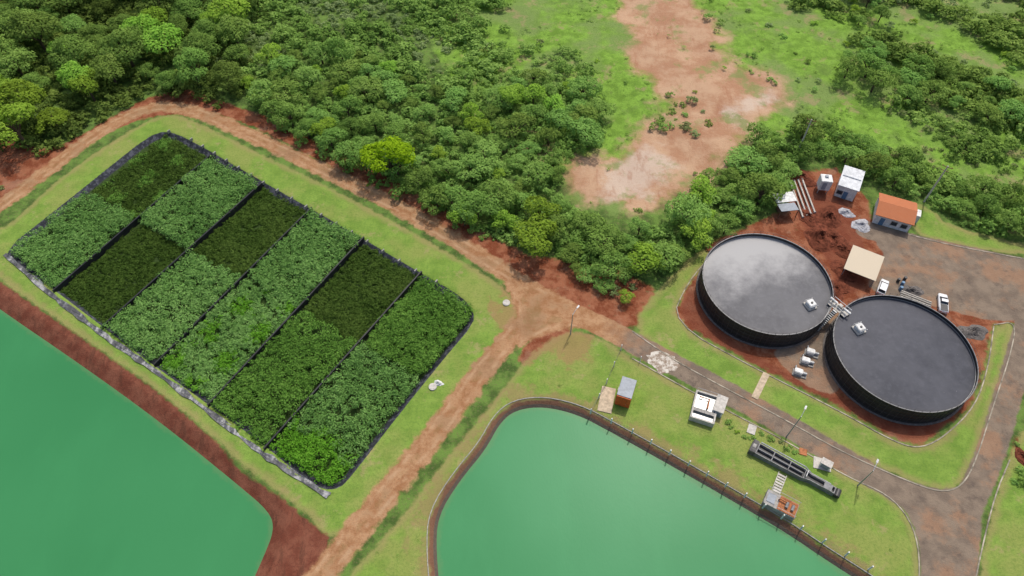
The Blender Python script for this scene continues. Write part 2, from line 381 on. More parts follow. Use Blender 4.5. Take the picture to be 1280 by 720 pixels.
def strip(name,pts,w,z0,z1,mat,closed=False,kind=None,parent=None):
    n=len(pts);V=[];Fc=[]
    for i in range(n):
        a=pts[(i-1)%n] if (closed or i>0) else pts[i]; b=pts[(i+1)%n] if (closed or i<n-1) else pts[i]
        dx,dy=b[0]-a[0],b[1]-a[1]; L=math.hypot(dx,dy)+1e-9; nxx,nyy=-dy/L*w/2,dx/L*w/2
        x,y=pts[i]
        V+=[(x-nxx,y-nyy,z0),(x+nxx,y+nyy,z0),(x+nxx,y+nyy,z1),(x-nxx,y-nyy,z1)]
    for i in range(n if closed else n-1):
        j=(i+1)%n
        for k in range(4):
            l=(k+1)%4; Fc.append((i*4+k,i*4+l,j*4+l,j*4+k))
    if not closed: Fc+= [(0,1,2,3),((n-1)*4+3,(n-1)*4+2,(n-1)*4+1,(n-1)*4)]
    o=mk(name,V,Fc,mat,parent)
    if kind: o['kind']=kind
    return o
def offset(poly,d):
    n=len(poly); A=sum(poly[i][0]*poly[(i+1)%n][1]-poly[(i+1)%n][0]*poly[i][1] for i in range(n))
    s=1 if A>0 else -1; out=[]
    for i in range(n):
        a=poly[i-1]; b=poly[(i+1)%n]; dx,dy=b[0]-a[0],b[1]-a[1]; L=math.hypot(dx,dy)+1e-9
        out.append((poly[i][0]+s*dy/L*d,poly[i][1]-s*dx/L*d))
    return out
A0=math.radians(-34)
for pl in ([(790,414),(840,449),(900,482),(980,524),(1050,564),(1130,600),(1175,616),(1202,609),(1220,576),(1242,505),(1264,440),(1270,402),(1242,406)],
  [(890,318),(858,355),(838,403),(948,463),(1048,513),(1120,554),(1152,561),(1183,544),(1219,508),(1235,460),(1242,408)],
  [(790,448),(870,493),(985,553),(1060,597),(1110,618),(1138,650),(1150,692),(1147,760)],
  [(1135,293),(1180,305),(1270,322),(1400,345)],[(1215,745),(1226,690),(1243,620),(1262,575)]):
    strip('kerb',chaikin(SL(pl),2,False),.2,0,.12,M_kerb,kind='structure')
strip('kerb',offset(pondC,1.45),.14,-.1,.06,M_conc,closed=True,kind='structure')
def slab(px,mat,h=.12,name='concrete_slab'):
    cx,cy,w,d,a=fit(px); o=box(name,(cx,cy,h/2+.05),(w,d,h),mat,bevel=.02); o.rotation_euler=(0,0,a); o['kind']='structure'; return o
slab([(757,484),(774,488),(760,516),(742,512)],M_beige)
slab([(956,466),(964,470),(945,499),(937,495)],M_beige,name='footpath')
slab([(1018,571),(1041,577),(1036,590),(1015,584)],M_concl)
slab([(937,530),(947,534),(942,544),(932,540)],M_concl)
slab([(1000,560),(1010,563),(1007,570),(997,567)],M_brown)
g=NT('spilled_pale_cement'); n_=g.noise(.9,6,.75); c=g.mix(g.sstep(n_,.42,.6),(.25,.19,.14),(.58,.54,.47)); g.princ(c,.95)
pp=chaikin(SL([(806,442),(826,438),(852,452),(842,466),(824,470),(812,456)]),2); rr=random.Random(5); ccx=sum(p[0] for p in pp)/len(pp); ccy=sum(p[1] for p in pp)/len(pp)
pp=[(ccx+(x-ccx)*k_,ccy+(y-ccy)*k_) for (x,y),k_ in [(p,rr.uniform(.78,1.12)) for p in pp]]
o=mk('cement_spill',[(x,y,.06) for x,y in pp],[tuple(range(len(pp)))],g.m); o['kind']='structure'
# ------------------------------------------------------------------ beds
AD=SL([(12,313),(71,363),(131,409),(197,455),(264,505),(334,559),(417,613)])
BC=SL([(204,166),(263,197),(327,232),(388,264),(453,301),(525,344),(597,389)])
def lerp(a,b,t): return (a[0]+(b[0]-a[0])*t,a[1]+(b[1]-a[1])*t)
for i in range(1,6):
    d=strip('divider_wall',[lerp(AD[i],BC[i],-.015+k/12*1.03) for k in range(13)],.26,-.88,.75,M_black)
    setp(d,'black liner-covered wall between planted beds','partition wall','divider walls between the planted beds')
ap=[lerp(AD[i],BC[i],-.028) for i in range(7)]
apn=[]
for i in range(6):
    for k in range(8): apn.append(lerp(ap[i],ap[i+1],k/8))
apn.append(ap[6])
V=[];Fc=[];rr=random.Random(3)
for i,(x,y) in enumerate(apn):
    dx,dy=math.sin(-A0),math.cos(A0)
    wd=.95+rr.uniform(-.45,.4)
    for k in range(5):
        t=(k/4-.5)*wd
        V.append((x+dx*t+rr.uniform(-.1,.1),y+dy*t+rr.uniform(-.1,.1),.16+rr.uniform(-.07,.1)-.1*k/4))
for i in range(len(apn)-1):
    for k in range(4): a=i*5+k; Fc.append((a,a+5,a+6,a+1))
o=mk('liner_apron',V,Fc,M_apron); setp(o,'crumpled grey plastic liner strip along the bed edge','plastic sheet')
def leaf_geo(C,N,s,tint,rng,asp=(1.3,.8)):
    n=len(C); N=N/(np.linalg.norm(N,axis=1,keepdims=True)+1e-9)
    r=rng.normal(size=(n,3)); T=np.cross(N,r); T/=np.linalg.norm(T,axis=1,keepdims=True)+1e-9
    B=np.cross(N,T); s=s[:,None]
    V=np.stack([C-T*s*asp[0]*.5,C+B*s*asp[1]*.5-T*s*.1,C+T*s*asp[0]*.5,C-B*s*asp[1]*.5-T*s*.1],1)
    return V.astype(np.float32),np.repeat(tint,4).astype(np.float32)
def leaf_mesh(name,V,t,mat):
    n=len(V); me=bpy.data.meshes.new(name)
    me.vertices.add(n*4); me.loops.add(n*4); me.polygons.add(n)
    me.vertices.foreach_set('co',V.ravel()); me.loops.foreach_set('vertex_index',np.arange(n*4,dtype=np.int32))
    me.polygons.foreach_set('loop_start',np.arange(0,n*4,4,dtype=np.int32)); me.update(calc_edges=True)
    a=me.attributes.new('tint','FLOAT','POINT'); a.data.foreach_set('value',t)
    me.materials.append(mat); return me
def leaf_mat(name,cd,cm,cl,trans=.36,big=.04,bamp=1.3,ramp_=.5):
    g=NT(name); t=g.attr('tint'); oi=g.n('ShaderNodeObjectInfo')
    nb=g.noise(big,4,.65)
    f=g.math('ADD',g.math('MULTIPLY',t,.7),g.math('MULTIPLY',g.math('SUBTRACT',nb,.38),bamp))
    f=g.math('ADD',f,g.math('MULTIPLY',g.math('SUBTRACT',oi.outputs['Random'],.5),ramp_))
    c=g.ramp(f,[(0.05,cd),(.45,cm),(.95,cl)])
    if ramp_>.2:
        hs=g.n('ShaderNodeHueSaturation'); g.L(c,hs.inputs['Color'])
        g.L(g.math('ADD',.478,g.math('MULTIPLY',oi.outputs['Random'],.04)),hs.inputs['Hue']); c=hs.outputs[0]
    d=g.n('ShaderNodeBsdfDiffuse'); tr=g.n('ShaderNodeBsdfTranslucent'); mx=g.n('ShaderNodeMixShader'); mx.inputs[0].default_value=trans
    g.L(c,d.inputs[0]); g.L(c,tr.inputs[0]); g.L(d.outputs[0],mx.inputs[1]); g.L(tr.outputs[0],mx.inputs[2])
    g.L(mx.outputs[0],g.out.inputs[0]); return g.m
L_dark=leaf_mat('dark_forest_leaves',(.065,.115,.024),(.14,.24,.05),(.26,.40,.085))
L_mid=leaf_mat('shrub_leaves',(.085,.16,.035),(.185,.32,.065),(.32,.49,.12))
L_bri=leaf_mat('bright_leaves',(.11,.20,.022),(.24,.42,.05),(.38,.58,.09))
L_yel=leaf_mat('lime_green_leaves',(.17,.29,.012),(.32,.50,.02),(.46,.63,.05),.38,ramp_=.1)
L_olv=leaf_mat('olive_scrub_leaves',(.12,.165,.06),(.22,.30,.11),(.35,.43,.18))
L_bedL=leaf_mat('tall_bed_leaves',(.065,.15,.036),(.165,.33,.08),(.31,.51,.155),.33,.08,.9,.1)
L_bedM=leaf_mat('medium_bed_leaves',(.055,.13,.024),(.13,.275,.045),(.24,.43,.085),.33,.08,.8,.1)
L_bedD=leaf_mat('dark_bed_grass',(.03,.058,.012),(.065,.12,.022),(.13,.205,.042),.28,.1,.8,.1)
L_bedB=leaf_mat('vivid_bed_leaves',(.06,.16,.016),(.14,.35,.03),(.24,.50,.06),.33,.1,.5,.1)
bedinfo={(0,0):('L','tall light green planted bed'),(0,1):('D2','dark short planted bed with grey green tufts'),
 (1,0):('D','dark olive grass planted bed'),(1,1):('L','light green leafy planted bed'),
 (2,0):('L','light green leafy planted bed'),(2,1):('D','dark olive grass planted bed'),
 (3,0):('M2','mid green feathery planted bed'),(3,1):('L','light green leafy planted bed'),
 (4,0):('M','dense mid green planted bed'),(4,1):('D','dark olive grass planted bed'),
 (5,0):('MB','leafy planted bed with vivid green end'),(5,1):('M','dense mid green planted bed')}
splits=[.47,.49,.50,.52,.54,.56,.58]
for (ci,ri),(ty,lab) in bedinfo.items():
    rng=np.random.default_rng(100+ci*2+ri)
    s0,s1=splits[ci],splits[ci+1]
    a,b=(AD[ci],AD[ci+1]) if ri==0 else (lerp(AD[ci],BC[ci],s0),lerp(AD[ci+1],BC[ci+1],s1))
    d,c=(lerp(AD[ci],BC[ci],s0),lerp(AD[ci+1],BC[ci+1],s1)) if ri==0 else (BC[ci],BC[ci+1])
    nC={'L':900,'M':900,'M2':1050,'D':1200,'D2':1050,'MB':900}[ty]
    rad={'L':.64,'M':.64,'M2':.52,'D':.5,'D2':.52,'MB':.64}[ty]
    u=rng.uniform(.035,.965,nC); v=rng.uniform(.005,.99,nC)
    a,b,c,d=map(np.array,(a,b,c,d))
    ctr=(a[None]*(1-u)[:,None]+b[None]*u[:,None])*(1-v)[:,None]+(d[None]*(1-u)[:,None]+c[None]*u[:,None])*v[:,None]
    ctr+=rng.normal(scale=.2,size=ctr.shape)
    wob=.5+.5*np.sin(ctr[:,0]*.45+ci)*np.cos(ctr[:,1]*.38+ri*2)
    hh={'L':1.9,'M':1.7,'M2':1.5,'D':.75,'D2':.9,'MB':1.6}[ty]*(.65+.45*wob+.3*rng.random(nC))
    nl=26
    th=rng.uniform(0,2*np.pi,(nC,nl)); el=np.arcsin(rng.uniform(-.1,1,(nC,nl)))
    dirs=np.stack([np.cos(th)*np.cos(el),np.sin(th)*np.cos(el),np.sin(el)],-1)
    R_=rad*(.7+.65*rng.random((nC,1,1)))
    C=np.concatenate([ctr,(hh-.9-.5)[:,None]],1)[:,None]+dirs*R_*np.array([1,1,.6])
    C+=rng.normal(scale=.09,size=C.shape)
    N=dirs+rng.normal(scale=.45,size=dirs.shape)+np.array([0,0,.35])
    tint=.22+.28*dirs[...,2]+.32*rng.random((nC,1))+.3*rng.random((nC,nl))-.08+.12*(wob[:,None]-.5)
    asp=(1.6,.5) if ty in('D','D2','M2') else (1.35,.6)
    sz=rng.uniform(.24,.42,(nC*nl))
    Vv,tt=leaf_geo(C.reshape(-1,3),N.reshape(-1,3),sz,tint.ravel(),rng,asp)
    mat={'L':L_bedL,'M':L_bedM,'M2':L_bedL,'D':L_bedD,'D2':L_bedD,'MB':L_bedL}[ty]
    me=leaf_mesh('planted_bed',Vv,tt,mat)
    if ty in('MB','D2','M2'):
        me.materials.append({'MB':L_bedB,'D2':L_bedM,'M2':L_bedB}[ty])
        if ty=='MB': q=(v[:,None]+.05*np.sin(u*9)[:,None]+rng.normal(scale=.03,size=(nC,1)))<.26
        else: q=(np.sin(ctr[:,0]*.6)*np.cos(ctr[:,1]*.5)+rng.normal(scale=.3,size=nC)>(.45 if ty=='M2' else .55))[:,None]
        me.polygons.foreach_set('material_index',np.repeat(q.ravel(),nl).astype(np.int32)); me.update()
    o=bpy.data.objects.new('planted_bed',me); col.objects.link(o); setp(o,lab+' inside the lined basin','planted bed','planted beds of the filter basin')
first=None
topline=SL([(212,166),(240,176),(330,230),(440,292),(520,340),(572,368)])
for i in range(len(topline)-1):
    a,b=topline[i],topline[i+1]; L=math.hypot(b[0]-a[0],b[1]-a[1]); m=max(1,int(L/4.2))
    for j in range(m):
        p=lerp(a,b,j/m)
        if first is None:
            v,f=merge([boxgeo((0,0,.35),(.18,.7,.7)),boxgeo((0,0,.74),(.24,.8,.08))])
            first=mk('anchor_post',v,f,M_conc,loc=(p[0],p[1],0),rot=(0,0,A0)); setp(first,'small pale anchor post on the black liner edge','post','anchor posts along the liner')
        else:
            n=first.copy(); n.location=(p[0],p[1],0); col.objects.link(n)
# ------------------------------------------------------------------ tanks
def tank_liq(name,c0,c1,sheen,fc):
    g=NT(name); n=g.noise(.12,5,.65); n2=g.noise(.9,5,.75)
    c=g.mix(g.sstep(n,.35,.65),c0,c1); c=g.mix(g.math('MULTIPLY',g.sstep(n2,.45,.7),.35),c,tuple(x*1.4 for x in c1))
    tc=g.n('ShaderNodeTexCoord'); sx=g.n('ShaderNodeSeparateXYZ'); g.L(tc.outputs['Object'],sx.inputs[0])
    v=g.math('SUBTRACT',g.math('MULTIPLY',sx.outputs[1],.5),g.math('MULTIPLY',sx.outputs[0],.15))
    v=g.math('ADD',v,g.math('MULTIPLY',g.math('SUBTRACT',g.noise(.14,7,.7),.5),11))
    c=g.mix(g.math('MULTIPLY',g.sstep(v,-1.6,5.0),sheen),c,fc)  # reflected sheen painted into the liquid colour, paler towards the far side
    sk=g.sstep(g.noise(2.5,3,.7,stretch=(1,.5,1)),.70,.76)
    c=g.mix(g.math('MULTIPLY',sk,.6),c,(.3,.3,.3))
    g.princ(c,.5,g.bump(n2,.3,.04),.15); return g.m
M_l1=tank_liq('painted_sheen_dark_liquid',(.085,.085,.094),(.115,.115,.124),.9,(.38,.375,.37))
M_l2=tank_liq('dark_sludge_liquid',(.044,.047,.060),(.066,.069,.084),.22,(.13,.13,.15))
TH=4.4
def tank(px,py,pxw,M_l,lab):
    x,y=S(px,py,TH); D=(H-TH)/(sp+(py-360)/F*cp); r=pxw/math.sqrt(1+((px-640)/F*cp)**2)/(F/D)/2
    t=thing('storage_tank',lab,'tank',(x,y),0,'round black open tanks')
    v,f=revolve([(r-.10,0.02),(r,0.02),(r,TH),(r-.10,TH)],128,True); mk('tank_wall',v,f,M_black,t)
    v,f=revolve([(r-.11,TH),(r+.06,TH),(r+.06,TH+.08),(r-.11,TH+.08)],128,True); mk('rim',v,f,M_rimd,t)
    mks('hoop',[revolve([(r+.01,z),(r+.07,z),(r+.07,z+.12),(r+.01,z+.12)],128,True) for z in(.3,1.4,2.5,3.5)],M_hoop,t)
    v,f=merge([boxgeo(((r+.04)*math.cos(a),(r+.04)*math.sin(a),TH/2),(.08,.10,TH-.1),a) for a in [2*math.pi*i/72 for i in range(72)]]); mk('wall_ribs',v,f,M_hoop,t)
    n=128; V=[(0,0,0)]+[((r-.11)*math.cos(2*math.pi*i/n),(r-.11)*math.sin(2*math.pi*i/n),0) for i in range(n)]
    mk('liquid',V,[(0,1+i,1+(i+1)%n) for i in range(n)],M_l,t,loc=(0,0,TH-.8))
    v,f=revolve([(r-.17,TH-.7),(r-.12,TH-.7),(r-.12,TH-.58),(r-.17,TH-.58)],96,True); mk('inner_ledge',v,f,M_rimg,t)
    v,f=revolve([(r+.05,0.03),(r+.45,0.03),(r+.45,.14),(r+.05,.14)],96,True); mk('foundation_ring',v,f,M_grav,t)
    parts=[boxgeo(((r+.05)*math.cos(a),(r+.05)*math.sin(a),TH+.4),(.04,.04,.65),a) for a in [2*math.pi*i/60 for i in range(60)]]
    z=TH+.7; parts.append(revolve([(r+.03,z),(r+.06,z),(r+.06,z+.03),(r+.03,z+.03)],96,True))
    v,f=merge(parts); mk('guard_rail',v,f,M_hoop,t)
tank(959,352,163,M_l1,'round black tank holding grey liquid with a painted pale sheen')
tank(1130.5,438,181,M_l2,'round black tank holding dark grey liquid')
def aerator(px,py):
    x,y=S(px,py,TH-.4)
    t=thing('floating_aerator','white floating aerator box on the tank liquid','aerator',(x,y,TH-.8),math.radians(20),'floating aerators')
    box('float_base',(0,0,.15),(2.0,2.1,.35),M_concl,t,.06)
    box('motor_housing',(0,.0,.75),(1.5,1.6,.9),M_white,t,.1)
    v,f=tube_geo([(0,-.1,1.2),(0,-.1,1.4)],[.24,.2],12); mk('motor',v,f,M_hoop,t)
    mks('handrail',[tube_geo([(-.9,s_*.95,.3),(-.9,s_*.95,1.1),(.9,s_*.95,1.1),(.9,s_*.95,.3)],[.03]*4,6) for s_ in(-1,1)],M_white,t)
aerator(1013,381); aerator(1074,411)
x,y=S(1046,389,3)
t=thing('access_platform','steel access platform with pipes between two tanks','platform',(x,y),math.radians(-55))
box('deck',(0,0,4.0),(4.2,1.8,.15),M_concl,t,.03)
mks('support_leg',[boxgeo((sx_*1.9,sy_*.8,2),(.15,.15,3.9)) for sx_ in(-1,1) for sy_ in(-1,1)],M_steel,t)
mks('handrail',[tube_geo([(-2,s_*.85,4.07),(-2,s_*.85,5.0),(2,s_*.85,5.0),(2,s_*.85,4.07)],[.05]*4,6) for s_ in(-1,1)],M_white,t)
mks('inlet_pipe',[tube_geo([(s_*.8,0,4.08),(s_*.8,0,4.9),(s_*2.4,0,4.9)],[.22]*3,10) for s_ in(-1,1)],M_white,t)
box('valve_box',(0,.2,4.5),(.8,.8,.8),M_concl,t,.08)
v,f=merge([boxgeo((0,-1.1-i*.28,3.8-i*.28),(.9,.3,.30)) for i in range(13)]); mk('stair',v,f,M_steel,t)
for i,(px,py) in enumerate([(1015,441),(1009,452),(1000,466)]):
    x,y=S(px,py,.5)
    t=thing('pump_unit','pale boxed pump unit on a concrete plinth','pump',(x,y),A0+math.radians(12),'pump units beside the tanks')
    box('plinth',(0,0,.15),(2.6,1.5,.28),M_conc,t,.03)
    box('housing',(-.35,0,.75),(1.5,1.1,.9),M_white,t,.12)
    v,f=tube_geo([(.4,0,.65),(1.2,0,.65)],[.28,.28],12); mk('motor',v,f,M_steel,t)
    v,f=tube_geo([(-.9,.5,.6),(-.9,1.3,.6),(-.9,1.3,.1)],[.12]*3,8); mk('pipe',v,f,M_steel,t)
# ------------------------------------------------------------------ buildings
def gable(w,d,h0,h1,ov=.35,th=.14):
    W=w/2+ov; D=d/2+ov
    top=[(-W,-D,h0),(W,-D,h0),(W,0,h1),(-W,0,h1),(W,D,h0),(-W,D,h0)]
    V=top+[(a,b,c-th) for a,b,c in top]
    Fc=[(0,1,2,3),(3,2,4,5),(9,8,7,6),(11,10,8,9),(0,6,7,1),(1,7,8,2),(2,8,10,4),(4,10,11,5),(5,11,9,3),(3,9,6,0)]
    return V,Fc
def openings(t,w,d,h,door_x=0,wins=()):
    dr=box('door',(door_x,-d/2-.03,1.05),(.95,.06,2.1),M_blue,t); box('handle',(.35,-.05,0),(.06,.06,.14),M_steel,dr)
    for x in wins:
        wn=box('window',(x,-d/2-.03,1.5),(1.2,.06,1.0),M_glass,t)
        v,f=merge([boxgeo((0,-.03,.55),(1.36,.08,.1)),boxgeo((0,-.03,-.55),(1.36,.12,.1)),boxgeo((-.63,-.03,0),(.1,.08,1)),boxgeo((.63,-.03,0),(.1,.08,1))])
        mk('frame',v,f,M_conc,wn)
cx,cy,w,d,a=fit([(1103,241),(1151,253),(1140,280),(1092,265)],3.2); w-=.7; d-=.7
t=thing('small_house','small white house with orange clay tile roof','house',(cx,cy),a)
box('wall',(0,0,1.4),(w,d,2.8),M_white,t)
v,f=gable(w,d,2.85,3.8); mk('roof',v,f,M_tile,t)
mks('gable_wall',[([(s_*w/2,-d/2,2.8),(s_*w/2,d/2,2.8),(s_*w/2,0,3.6)],[(0,1,2)]) for s_ in(-1,1)],M_white,t)
openings(t,w,d,2.7,-w*.28,(w*.05,w*.33))
box('annex',(w/2+.9,d*.22,1.1),(1.6,2.2,2.2),M_white,t,.05)
cx,cy,w,d,a=fit([(1058,208),(1084,216),(1071,238),(1046,230)],3.6)
t=thing('utility_building','white utility building with pale flat sheet roof','building',(cx,cy),a)
box('wall',(0,0,1.75),(w-.4,d-.4,3.5),M_white,t)
box('roof',(0,0,3.63),(w+.1,d+.1,.16),simple('pale_sheet_roof',(.56,.58,.6),.5),t,.03,rot=(math.radians(2),0,0))
openings(t,w-.4,d-.4,3.5,0,(-1.3,))
box('roof_ridge_strip',(0,0,3.78),(w*.9,.25,.1),M_greyroof,t)
cx,cy,w,d,a=fit([(1068,308),(1106,322),(1094,351),(1053,334)],2.7)
t=thing('carport','open carport with flat beige sheet roof','carport',(cx,cy),a)
mm=NT('beige_corrugated'); tc=mm.n('ShaderNodeTexCoord'); wv=mm.n('ShaderNodeTexWave',bands_direction='Y'); wv.inputs['Scale'].default_value=1.6; mm.L(tc.outputs['Object'],wv.inputs[0])
mm.princ(mm.mix(wv.outputs['Fac'],(.50,.42,.30),(.62,.53,.40)),.6,mm.bump(wv.outputs['Fac'],.5,.05))
box('roof',(0,0,2.72),(w,d,.12),mm.m,t,.02,rot=(math.radians(3),0,0))
for sx_ in(-1,1):
    for sy_ in(-1,1): box('post',(sx_*(w/2-.3),sy_*(d/2-.3),1.28),(.14,.14,2.56),M_steel,t)
cx,cy,w,d,a=fit([(967,242),(994,239),(998,262),(974,264)],2.8)
t=thing('work_shelter','open work shelter with pale patched sheet roof','shelter',(cx,cy),a)
box('roof',(0,d*.22,2.85),(w,d*.5,.1),M_white,t,.02,rot=(math.radians(4),0,0)); box('roof_sheet',(-.2,-d*.28,2.6),(w*.85,d*.45,.1),M_greyroof,t,.02,rot=(math.radians(-5),0,0))
for sx_ in(-1,1):
    for sy_ in(-1,1): box('post',(sx_*(w/2-.3),sy_*(d/2-.4),1.2),(.14,.14,2.4),M_wood,t)
box('workbench',(0,0,.45),(w*.6,1.0,.9),M_wood,t,.03)
x,y=S(1026,238)
t=thing('dosing_cabinet','tall white dosing cabinet on a steel frame','cabinet',(x,y),math.radians(-8))
box('cabinet',(0,0,2.6),(2.5,2.5,2.8),M_white,t,.08); box('door',(-.3,-1.28,2.5),(.9,.06,2.0),M_greyroof,t)
mks('frame_leg',[boxgeo((a_*1.0,b_*1.0,.6),(.16,.16,1.2)) for a_ in(-1,1) for b_ in(-1,1)],M_steel,t)
box('vent_cap',(0,.3,4.15),(.7,.7,.3),M_greyroof,t,.05)
for i in range(4):
    a=S(987+i*5,228-i); b=S(1003+i*5,273-i*2)
    e=Vector((b[0]-a[0],b[1]-a[1],0)); n_=e.normalized()
    prof=[(Vector((0,0,0)),.3),(n_*.1,.3),(n_*.11,.2),(e-n_*.11,.2),(e-n_*.1,.3),(e,.3)]
    v,f=tube_geo([p for p,_ in prof],[r for _,r in prof],10)
    o=mk('long_pipe',v,f,M_concl,loc=(a[0],a[1],.35)); setp(o,'long white flanged pipe lying on red soil','pipe','pipes stacked on the soil')
CH=3.4
cx,cy,w,d,a=fit([(779,470),(798,476),(788,500),(769,494)],CH)
t=thing('site_container','orange site container with grey sheet roof','container',(cx,cy),a)
def corr(L,n,side,x0,amp=.06):
    V=[];Fc=[]
    for i in range(n*2+1):
        s_=(i/(n*2)-.5)*L; o_=amp if i%2 else 0
        V+= [((x0+side*o_),s_,.15),((x0+side*o_),s_,CH-.1)]
    for i in range(n*2): Fc.append((i*2,i*2+2,i*2+3,i*2+1))
    return V,Fc
v,f=merge([corr(d-.1,14,1,w/2-.1),corr(d-.1,14,-1,-w/2+.1),boxgeo((0,0,CH/2),(w-.24,d-.12,CH-.2))]); mk('container_wall',v,f,M_orange,t)
box('roof',(0,0.1,CH+.0),(w*.95,d*.93,.12),M_greyroof,t,.03)
dr=box('door',(.3,-d/2+.02,1.25),(.9,.08,2.1),M_orange,t); box('handle',(.35,-.06,0),(.06,.06,.2),M_steel,dr)
box('window',(-w/2+.0,0,2.0),(.1,.8,.5),M_glass,t)
cx,cy,w,d,a=fit([(873,488),(902,497),(891,530),(860,520)],1.3)
t=thing('concrete_basin','square open concrete basin with rusty pipework','basin',(cx,cy),a)
v,f=merge([boxgeo((0,-d/2+.15,.7),(w,.3,1.4)),boxgeo((0,d/2-.15,.7),(w,.3,1.4)),boxgeo((-w/2+.15,0,.7),(.3,d-.6,1.4)),boxgeo((w/2-.15,0,.7),(.3,d-.6,1.4))]); mk('wall',v,f,M_concl,t)
box('water',(0,0,.45),(w-.6,d-.6,.8),M_liq2,t)
box('walkway',(0,-d*.18,1.36),(w-.62,.7,.1),M_conc,t)
v,f=tube_geo([(-w*.3,d*.3,1.3),(w*.1,d*.3,1.3),(w*.1,-d*.05,1.3)],[.16]*3,8); mk('pipe',v,f,M_brown,t)
mks('handrail',[tube_geo([(-w/2+.1,s_*(d/2-.1),1.4),(-w/2+.1,s_*(d/2-.1),2.3),(w/2-.1,s_*(d/2-.1),2.3),(w/2-.1,s_*(d/2-.1),1.4)],[.04]*4,6) for s_ in(-1,1)],M_steel,t)
cx,cy,w,d,a=fit([(898,493),(911,498),(903,517),(891,512)],1.8)
t=thing('control_cabinet','white control cabinet beside the concrete basin','cabinet',(cx,cy),a)
box('cabinet',(0,0,.95),(w,d,1.8),M_white,t,.05); box('lid',(0,0,1.9),(w+.1,d+.1,.08),M_concl,t,.02); box('door',(0,-d/2-.02,.95),(w*.7,.05,1.5),M_greyroof,t)
# tapered flow channel
cx,cy,w,d,a=fit([(950,556),(1045,608),(1041,617),(946,565)],1.2)
t=thing('treatment_channel','long slim tapered dark flow channel with grey pipework','channel',(cx,cy),a)
M_chd=simple('stained_dark_concrete',(.12,.115,.11),.8,.3,.5,1.2)
M_chm=simple('grey_channel_steel',(.22,.22,.22),.6,.3,.4,1.2)
d0,d1=d*.68,d*.36
strip('channel_wall',[(-w/2,d0),(w*.1,d0*.85),(w*.2,d1),(w/2,d1)],.12,0,1.2,M_conc,parent=t)
strip('channel_wall',[(-w/2,-d0),(w*.1,-d0*.85),(w*.2,-d1),(w/2,-d1)],.12,0,1.2,M_chm,parent=t)
strip('channel_wall',[(-w/2,0),(w*.1,0)],.16,0.2,1.15,M_chm,parent=t)
for xx,dd_ in((-w/2-.1,d0),(w/2+.1,d1)): box('end_wall',(xx,0,.6),(.2,2*dd_+.16,1.2),M_chm,t,.02)
mk('water',[(-w/2+.02,-d0+.09,.6),(w*.1,-d0*.85+.09,.6),(w*.2,-d1+.09,.6),(w/2-.02,-d1+.09,.6),(w/2-.02,d1-.09,.6),(w*.2,d1-.09,.6),(w*.1,d0*.85-.09,.6),(-w/2+.02,d0-.09,.6)],[tuple(range(8))],M_dark,t)
box('inlet_box',(-w/2-.75,0,.7),(1.0,2*d0+.4,1.4),M_chd,t,.05); box('inlet_lid',(-w/2-.75,0,1.44),(.6,d0*.7,.06),M_conc,t)
for k,xx in enumerate((-.30,-.08,.12)): box('crossbar',(w*xx,0,1.26),(.14,2*d0*.9,.08),M_chm,t)
box('cover_plate',(w*.42,0,1.24),(1.4,2*d1+.1,.07),M_chm,t)
box('sluice_gate',(w*.14,0,1.3),(.12,d0*1.2,1.1),M_steel,t)
v,f=tube_geo([(-w/2,d0+.35,1.1),(w*.1,d0+.3,1.1),(w*.2,d0+.1,.4),(w*.45,d0+.1,.4)],[.12]*4,8); mk('pipe',v,f,M_steel,t)
v,f=tube_geo([(w/2+.7,-.7,.7),(w/2+.7,.7,.7)],[.5,.5],16); mk('end_drum',v,f,M_hoop,t)
cx,cy,w,d,a=fit([(962,611),(1000,631),(993,648),(953,627)],1.4)
t=thing('pump_chamber','low concrete pump chamber with rusty cover and steps','pump chamber',(cx,cy),a)
box('chamber_wall',(0,0,.65),(w,d,1.3),M_conc,t,.03)
box('cover',(w*.2,0,1.36),(w*.56,d*.92,.12),M_brown,t,.02); box('hatch',(-w*.32,0,1.35),(w*.26,d*.6,.1),M_greyroof,t,.02)
for xx in(.16,.34):
    v,f=tube_geo([(w*xx,-.5,1.7),(w*xx,.5,1.7)],[.25,.25],12); mk('pump_motor',v,f,M_chm,t)
v,f=tube_geo([(-w*.1,.4,1.35),(-w*.1,.4,1.9),(w*.12,.4,1.9)],[.14]*3,8); mk('pipe',v,f,M_brown,t)
v,f=merge([boxgeo((-w*.25,d/2+.25+i*.62,1.25-i*.17),(1.3,.34,.12)) for i in range(7)]+[boxgeo((-w*.25+s_*.68,d/2+2.1,.6),(.1,4.2,.1)) for s_ in(-1,1)])
mk('steps',v,f,M_concl,t)
mks('handrail',[tube_geo([(-w/2,s_*d/2,1.3),(-w/2,s_*d/2,2.2),(w/2,s_*d/2,2.2),(w/2,s_*d/2,1.3)],[.04]*4,6) for s_ in(-1,1)],M_steel,t)
x,y=S(1030,583); t=thing('control_cabinet','pale control cabinet on a concrete slab','cabinet',(x,y,.17),A0)
box('cabinet',(0,0,.7),(1.7,1.1,1.4),M_white,t,.05); box('door',(0,-.57,.7),(1.3,.05,1.1),M_greyroof,t); box('lid',(0,0,1.44),(1.9,1.3,.08),M_concl,t,.02)
